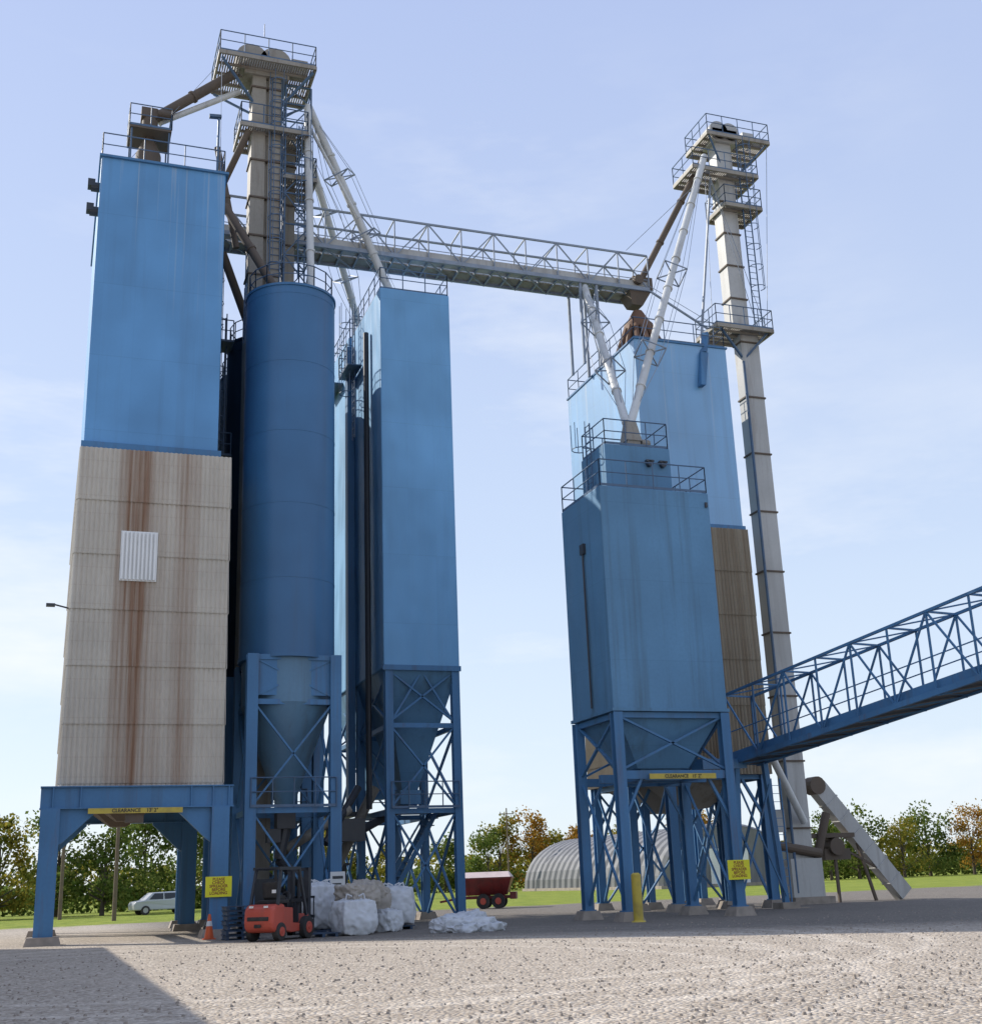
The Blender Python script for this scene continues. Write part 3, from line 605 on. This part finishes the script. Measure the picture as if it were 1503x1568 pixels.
bag("bag_mid",10.9,43.6,1.0,1.0,1.35,5,m_bagd,BG,.15,.3); bag("bag_low",11.2,42.6,.8,.8,.7,8,m_bag,BG,0,.6); bag("bag_shred",10.5,42.4,.9,.6,.5,9,m_bagd,BG,1.1,.2,True)
mm=M()
for (x,y,h) in ((9.2,43.9,1.6),(12.0,44.6,1.4),(9.75,41.3,1.1)):
    for sx_ in (-.35,.35):
        for sy_ in (-.3,.3): mm.path([(x+sx_,y+sy_,h-.15),(x+sx_*.8,y+sy_*.8,h+.18),(x+sx_*.3,y+sy_*.9,h+.1)],.025,6)
mm.obj("lifting_loops",m_bag,BG)
mm=M()
for (x,y) in ((9.2,43.9),(12,44.6),(10.9,43.6),(8.6,41.3)):
    for j in range(5): mm.box(x-.6,x+.6,y-.6+j*.27,y-.48+j*.27,.1,.13)
    for j in (-.5,0,.42): mm.box(x+j,x+j+.09,y-.6,y+.6,0,.1)
mm.obj("pallets",m_pallet,BG)
CB=E("crumpled_bag_pile")
for i,(dx,dy,w,h) in enumerate(((0,0,1.5,.38),(-.55,.2,.9,.42),(.5,.15,1.0,.33),(.15,.5,1.1,.5),(-.2,-.35,.9,.22),(.75,-.2,.7,.2))):
    bag("crumple_%d"%i,12.95+dx,39.4+dy,w,.8,h,20+i,m_bag,CB,0,i*.9,True)
# ------------------------------------------------------------------ forklift
FK=E("forklift",(7.15,40.35,0),R(-42))
mm=M()
prof=[(-1.15,.35),(-1.2,.55),(-1.17,.95),(-1.0,1.08),(-.45,1.08),(-.45,.25),(-1.0,.25)]
def extr(mm,prof,x0,x1):
    n=len(prof); mm.add([(x0,a,b) for a,b in prof]+[(x1,a,b) for a,b in prof],[tuple(range(n)),tuple(range(n,2*n))[::-1]]+[(i,(i+1)%n,n+(i+1)%n,n+i) for i in range(n)])
extr(mm,prof,-.52,.52); mm.obj("counterweight",m_red,FK,bevel=.09)
mm=M(); extr(mm,[(-.44,.3),(-.44,.98),(.1,.95),(.12,.5),(.75,.45),(.95,.75),(1.05,.75),(1.05,.25),(0,.22)],-.45,.45)
mm.obj("chassis",m_red,FK,bevel=.03)
mm=M(); mm.box(-.38,.38,-.75,-.02,1.09,1.2); mm.box(-.25,.25,-.5,.0,1.2,1.32); extr(mm,[(-.55,1.25),(-.45,1.25),(-.5,1.75),(-.6,1.72)],-.25,.25)
mm.box(-.38,.38,-1.215,-1.16,.6,.72); mm.box(-.12,.12,-1.235,-1.19,.4,.5)
mm.obj("seat_and_hood",m_rub,FK,bevel=.03)
mm=M()
for s in (-.48,.48):
    mm.bar((s,-.85,1.05),(s*.92,-.62,2.12),.08); mm.bar((s,.85,.7),(s*.92,.45,2.12),.08); mm.bar((s*.92,-.75,2.13),(s*.92,.5,2.13),.09)
for i in range(8): mm.bar((-.44,-.72+i*.165,2.15),(.44,-.72+i*.165,2.15),.06,.035)
mm.bar((0,.6,.6),(0,.4,1.25),.06)
for i in range(12):
    t=i*math.pi/6;t2=(i+1)*math.pi/6; mm.bar((.17*math.cos(t),.38+.05*math.sin(t),1.27+.16*math.sin(t)),(.17*math.cos(t2),.38+.05*math.sin(t2),1.27+.16*math.sin(t2)),.03)
mm.box(-.35,.35,.55,.6,.5,1.0)
mm.obj("overhead_guard",m_dark,FK)
mm=M()
for s in (-.33,.33): mm.box(s-.06,s+.06,1.12,1.28,.08,2.15); mm.box(s*.7-.04,s*.7+.04,1.14,1.26,.1,2.1)
for z in (.3,1.1,2.05): mm.box(-.38,.38,1.12,1.17,z,z+.1)
for z in (.2,.6): mm.box(-.5,.5,1.3,1.35,z,z+.09)
for s in (-.3,.3): mm.box(s-.06,s+.06,1.35,2.35,.08,.12); mm.box(s-.06,s+.06,1.35,1.39,.12,.7)
for i in range(7): mm.box(-.48+i*.155,-.45+i*.155,1.31,1.34,.3,1.25)
mm.box(-.5,.5,1.31,1.34,1.2,1.27); mm.tube((0,1.2,.2),(0,1.2,1.9),.05)
mm.obj("mast_and_forks",m_dark,FK)
mm=M(); hb=M()
for x,y,r in ((-.47,-.72,.27),(.47,-.72,.27),(-.5,.82,.34),(.5,.82,.34)):
    s=1 if x>0 else -1
    mm.tube((x-.1*s,y,r),(x+.1*s,y,r),r,r,28); hb.tube((x+.08*s,y,r),(x+.12*s,y,r),r*.55,r*.5,18); hb.tube((x+.12*s,y,r),(x+.14*s,y,r),r*.2,r*.18,10)
mm.obj("tyres",m_rub,FK,smooth=True,bevel=.03); hb.obj("wheel_hubs",m_red,FK,smooth=True)
mm=M(); mm.box(.2,.32,-1.19,-1.13,.98,1.04); mm.box(-.32,-.2,-1.19,-1.13,.98,1.04); mm.box(.3,.42,-.9,-.85,1.4,1.5); mm.obj("lamps",m_white,FK)
# ------------------------------------------------------------------ spreader trailer
SP=E("fertilizer_spreader_trailer",(24.7,71,0),R(-25)); SP.scale=(.92,.92,1.0)
mm=M()
mm.frust((-1.3,1.3,-.45,.45),(-1.65,1.65,-1.1,1.1),.75,1.65); mm.box(-1.68,1.68,-1.13,1.13,1.65,1.72)
for x in (-1.1,-.4,.4,1.1): mm.bar((x,-.5,.75),(x,-1.12,1.68),.06); 
mm.obj("hopper",m_maroon,SP)
mm=M(); mm.frust((-1.66,1.66,-1.12,1.12),(-1.45,1.45,-.25,.25),1.73,2.05); mm.obj("tarp_cover",m_tarp,SP,bevel=.05)
mm=M(); mm.box(-1.9,1.6,-.4,.4,.55,.72); mm.bar((-1.9,0,.6),(-3.0,0,.45),.12); mm.box(1.5,1.9,-.6,.6,.5,.9); mm.box(-1.4,-1.25,-1.16,-1.13,1.2,1.6); mm.obj("frame",m_maroon,SP)
mm=M(); hb=M()
for x in (-.15,.8):
    for s in (-1,1): mm.tube((x,s*.75,.42),(x,s*1.05,.42),.42,.42,24); hb.tube((x,s*1.03,.42),(x,s*1.08,.42),.2,.18,14)
mm.obj("tyres",m_rub,SP,smooth=True); hb.obj("hubs",m_red,SP,smooth=True)
# ------------------------------------------------------------------ parked car
CR=E("parked_car",(9.1,103,0),R(12))
mm=M(); pr=[(-2.3,.35),(-2.35,.8),(-2.2,1.0),(-1.55,1.08),(-.9,1.62),(1.0,1.68),(1.75,1.15),(2.25,1.02),(2.35,.6),(2.3,.35)]
nn=len(pr); mm.add([(a,-.85 if b<1.2 else -.7,b) for a,b in pr]+[(a,.85 if b<1.2 else .7,b) for a,b in pr],[tuple(range(nn)),tuple(range(nn,2*nn))[::-1]]+[(i,(i+1)%nn,nn+(i+1)%nn,nn+i) for i in range(nn)])
mm.obj("body",m_silver,CR,bevel=.08)
mm=M(); 
for s in (-1,1):
    y=s*.86; y2=s*.755
    for a,b,c,d in ((-1.2,-.1,-.75,-.1),(0,1.3,0,.9)): mm.add([(a,y,1.12),(b,y,1.12),(d,y2,1.56),(c,y2,1.56)],[(0,1,2,3)])
mm.obj("windows",m_glass,CR)
mm=M(); hb=M()
for x in (-1.45,1.45):
    for s in (-1,1): mm.tube((x,s*.68,.34),(x,s*.9,.34),.34,.34,20); hb.tube((x,s*.89,.34),(x,s*.92,.34),.2,.2,12)
mm.obj("tyres",m_rub,CR,smooth=True); hb.obj("hubs",m_galv,CR,smooth=True)
# ------------------------------------------------------------------ quonset barn
Q=E("quonset_barn"); mm=M(); n=20; y0,y1=129,172; cx=74.3; Rr=8.6; hh=6.8
nr=22; ys=[y0+(y1-y0)*i/nr for i in range(nr+1)]
for a,b in zip(ys,ys[1:]):
    vs=[]
    for y,k in ((a,1.0),(a+(b-a)*.25,1.04),(a+(b-a)*.75,1.04),(b,1.0)):
        for i in range(n+1):
            t=math.pi*i/n; vs.append((cx-Rr*k*math.cos(t),y,hh*k*math.sin(t)**.85 if 0<i<n else 0))
    fs=[]
    for r_ in range(3): fs+=[(r_*(n+1)+i,r_*(n+1)+i+1,(r_+1)*(n+1)+i+1,(r_+1)*(n+1)+i) for i in range(n)]
    mm.add(vs,fs)
for y in (y0+.05,y1-.05): mm.add([(cx-Rr*math.cos(math.pi*i/n),y,hh*math.sin(math.pi*i/n)**.85 if 0<i<n else 0) for i in range(n+1)],[tuple(range(n+1))])
mm.obj("arched_shell",m_quon,Q)
mm=M(); mm.box(cx-2.5,cx+2.5,y0-.1,y0,0,4.2); mm.obj("door",m_white,Q)
mm=M(); mm.box(cx-Rr-.4,cx+Rr+.4,y0-.3,y1+.3,-.1,.35); mm.obj("foundation",m_conc,Q)
for x,y,h in ((4.6,84,9),(1.6,97,9.5),(62.5,170,11.5)):
    U=E("utility_pole"); mm=M(); mm.tube((x,y,0),(x,y,h),.14,.09,10); mm.bar((x-1.1,y,h-.8),(x+1.1,y,h-.8),.1,.12)
    for k in (-1,0,1): mm.tube((x+k*.95,y,h-.75),(x+k*.95,y,h-.5),.05,.05,6)
    mm.obj("pole",m_wood,U)
# warehouse left of the yard
W_=E("warehouse"); mm=M(); mm.box(-24,-6.6,8,50.2,0,8.6); mm.obj("walls",m_corA,W_)
mm=M(); mm.box(-24.3,-6.4,7.7,50.5,8.6,9.0); mm.obj("roof",m_galv,W_)
mm=M(); mm.box(-6.59,-6.55,20,25,0,4.5); mm.box(-6.59,-6.55,34,39,0,4.5); mm.obj("doors",m_white,W_)
# ------------------------------------------------------------------ trees
def leafquad(lf,p,s,rd):
    a=Vector((rd.gauss(0,1),rd.gauss(0,1),rd.gauss(0,1))).normalized(); b=a.cross(Vector((rd.gauss(0,1),rd.gauss(0,1),rd.gauss(0,1)))).normalized()
    lf.add([p-a*s*.5,p+b*s*.36,p+a*s*.5,p-b*s*.36],[(0,1,2,3)])
def tree(x,y,h,r,mat,seed,name="tree",leaf=.34,nl=3200):
    rd=random.Random(seed); T=E(name,(x,y,0)); mm=M()
    th=h*.38; mm.tube((0,0,0),(.1,0,th),.02*h+.05,.013*h,10); mm.tube((.1,0,th),(0,0,h*.8),.013*h,.03,8)
    cl=[]
    for i in range(21):
        t=rd.uniform(0,2*math.pi); zz=rd.uniform(.13,.93)*h; rr=r*(1-abs(zz/h-.4)*1.1)*rd.uniform(.3,1.0)
        c=Vector((math.cos(t)*rr,math.sin(t)*rr,zz)); cl.append((c,rd.uniform(.22,.42)*r))
        mm.tube((.05,0,max(th*.3,zz*.5)),c,.06,.02,5,False)
    mm.obj("trunk_and_limbs",m_bark,T)
    lf=M()
    for i in range(nl):
        c,cr=cl[rd.randrange(len(cl))]
        d=Vector((rd.gauss(0,1),rd.gauss(0,1),rd.gauss(0,.8))).normalized()*cr*rd.uniform(.35,1.15)
        leafquad(lf,c+d,leaf*rd.uniform(.4,1),rd)
    lf.obj("crown",mat,T,recalc=False)
sd_=0
for x,y,h,r,m_ in ((-8,112,8.5,3.6,g_leaf),(-3,108,8.2,3.4,y_leaf),(1.5,112,8.6,3.8,g_leaf),(5,109,7.6,3.4,g_leaf),(8.5,114,8.6,3.8,g_leaf),(12.5,116,8.9,4.0,g_leaf),(16.5,122,8.5,3.6,g_leaf),(21,124,8,3.5,g_leaf),(28,128,8,3.6,y_leaf),
    (68.5,196,9.8,4.4,g_leaf),(72,200,12.0,4.6,y_leaf),(77,198,12.6,4.8,o_leaf),(82,204,10.5,4.5,y_leaf),(87,200,11.5,4.5,o_leaf),(64,205,8.5,4,g_leaf),(101,190,12.5,4.6,o_leaf),(108,195,11.5,4.6,o_leaf),(95,198,11,4.6,y_leaf),
    (102,150,9,4.2,g_leaf),(108,152,10,4.5,g_leaf),(114,150,8.5,4.2,y_leaf),(120,152,10,4.6,g_leaf),(126,150,9.5,4.5,o_leaf),(58,215,8,4,y_leaf)):
    sd_+=1; big=y>150; tree(x,y,h,r,m_,sd_,leaf=.62 if big else .42,nl=2600 if big else 3800)
lf=M(); rd=random.Random(99)
for i in range(20000):
    t=rd.random(); x=-40+t*330; y=255-.12*abs(x-60)+rd.uniform(-5,5); hmax=6.5+3.0*noise.noise(Vector((x*.07,0,3)))+1.8*noise.noise(Vector((x*.3,0,7)))
    leafquad(lf,Vector((x,y,hmax*rd.random()**.75)),rd.uniform(.6,1.3),rd)
lf.obj("distant_tree_line",y_leaf,recalc=False)
lf=M()
for x0_,x1_,yy,hm,num in ((-20,38,129,3.2,6500),(94,150,158,3.4,5500),(56,100,209,3.8,4500)):
    for i in range(num):
        x=rd.uniform(x0_,x1_); hmax=hm*(.75+.7*noise.noise(Vector((x*.25,yy,3)))); leafquad(lf,Vector((x,yy+rd.uniform(-1.5,1.5),max(.2,hmax)*rd.random()**.8)),rd.uniform(.35,.7),rd)
lf.obj("hedgerow_undergrowth",g_leaf,recalc=False)
# ------------------------------------------------------------------ sky, sun, camera
sun=Vector((-.68,.73,0)).normalized(); el=R(36); sdv=Vector((sun.x*math.cos(el),sun.y*math.cos(el),math.sin(el)))
w=bpy.data.worlds.new("World"); sc.world=w; w.use_nodes=True; nt=w.node_tree; bg=nt.nodes["Background"]
sky=N(nt,"ShaderNodeTexSky"); sky.sky_type='NISHITA'; sky.sun_disc=False; sky.sun_elevation=el; sky.sun_rotation=math.atan2(sun.x,sun.y); sky.air_density=1.0; sky.dust_density=.8; sky.ozone_density=1.5
tc=N(nt,"ShaderNodeTexCoord").outputs["Generated"]
sx=N(nt,"ShaderNodeSeparateXYZ"); nt.links.new(tc,sx.inputs[0])
hz=mixc(nt,ramp(nt,sx.outputs[2],0,.25),(5.7,6.4,7.0),(4.6,5.45,6.9)); hz=mixc(nt,ramp(nt,sx.outputs[2],.22,.75),hz,(3.2,3.9,6.2))
base=mixc(nt,.82,sky.outputs[0],hz)
n1=noi(nt,tc,(1.3,2.0,5),1.6,6,.62); n2=noi(nt,tc,(1,1,2),1.1,2)
cf=mth(nt,'MULTIPLY',mth(nt,'MULTIPLY',ramp(nt,n1,.46,.74),ramp(nt,n2,.38,.6)),.8)
cc=mixc(nt,cf,base,(6.7,6.9,7.1))
nt.links.new(cc,bg.inputs[0]); bg.inputs[1].default_value=.15
sl=bpy.data.lights.new("sun",'SUN'); sl.energy=5.0; sl.angle=R(.5); sl.color=(1,.94,.85)
so=bpy.data.objects.new("sun",sl); so.rotation_euler=sdv.to_track_quat('Z','Y').to_euler(); so.location=(0,0,60); sc.collection.objects.link(so)
p=R(16.7); r=R(2.15); yaw=R(20)
hf=Vector((math.sin(yaw),math.cos(yaw),0)); R0=Vector((math.cos(yaw),-math.sin(yaw),0)); Zv=Vector((0,0,1))
fw=hf*math.cos(p)+Zv*math.sin(p); U0=-hf*math.sin(p)+Zv*math.cos(p)
Rt=R0*math.cos(r)-U0*math.sin(r); Up=R0*math.sin(r)+U0*math.cos(r)
cd=bpy.data.cameras.new("camera"); cd.sensor_fit='HORIZONTAL'; cd.sensor_width=36; cd.lens=36*1886/1503.; cd.clip_end=6000; cd.clip_start=.1
cm=bpy.data.objects.new("camera",cd); sc.collection.objects.link(cm)
cm.matrix_world=Matrix(((Rt.x,Up.x,-fw.x,0),(Rt.y,Up.y,-fw.y,0),(Rt.z,Up.z,-fw.z,1.5),(0,0,0,1)))
sc.camera=cm
sc.view_settings.view_transform='Standard'; sc.view_settings.look='None'; sc.view_settings.exposure=0
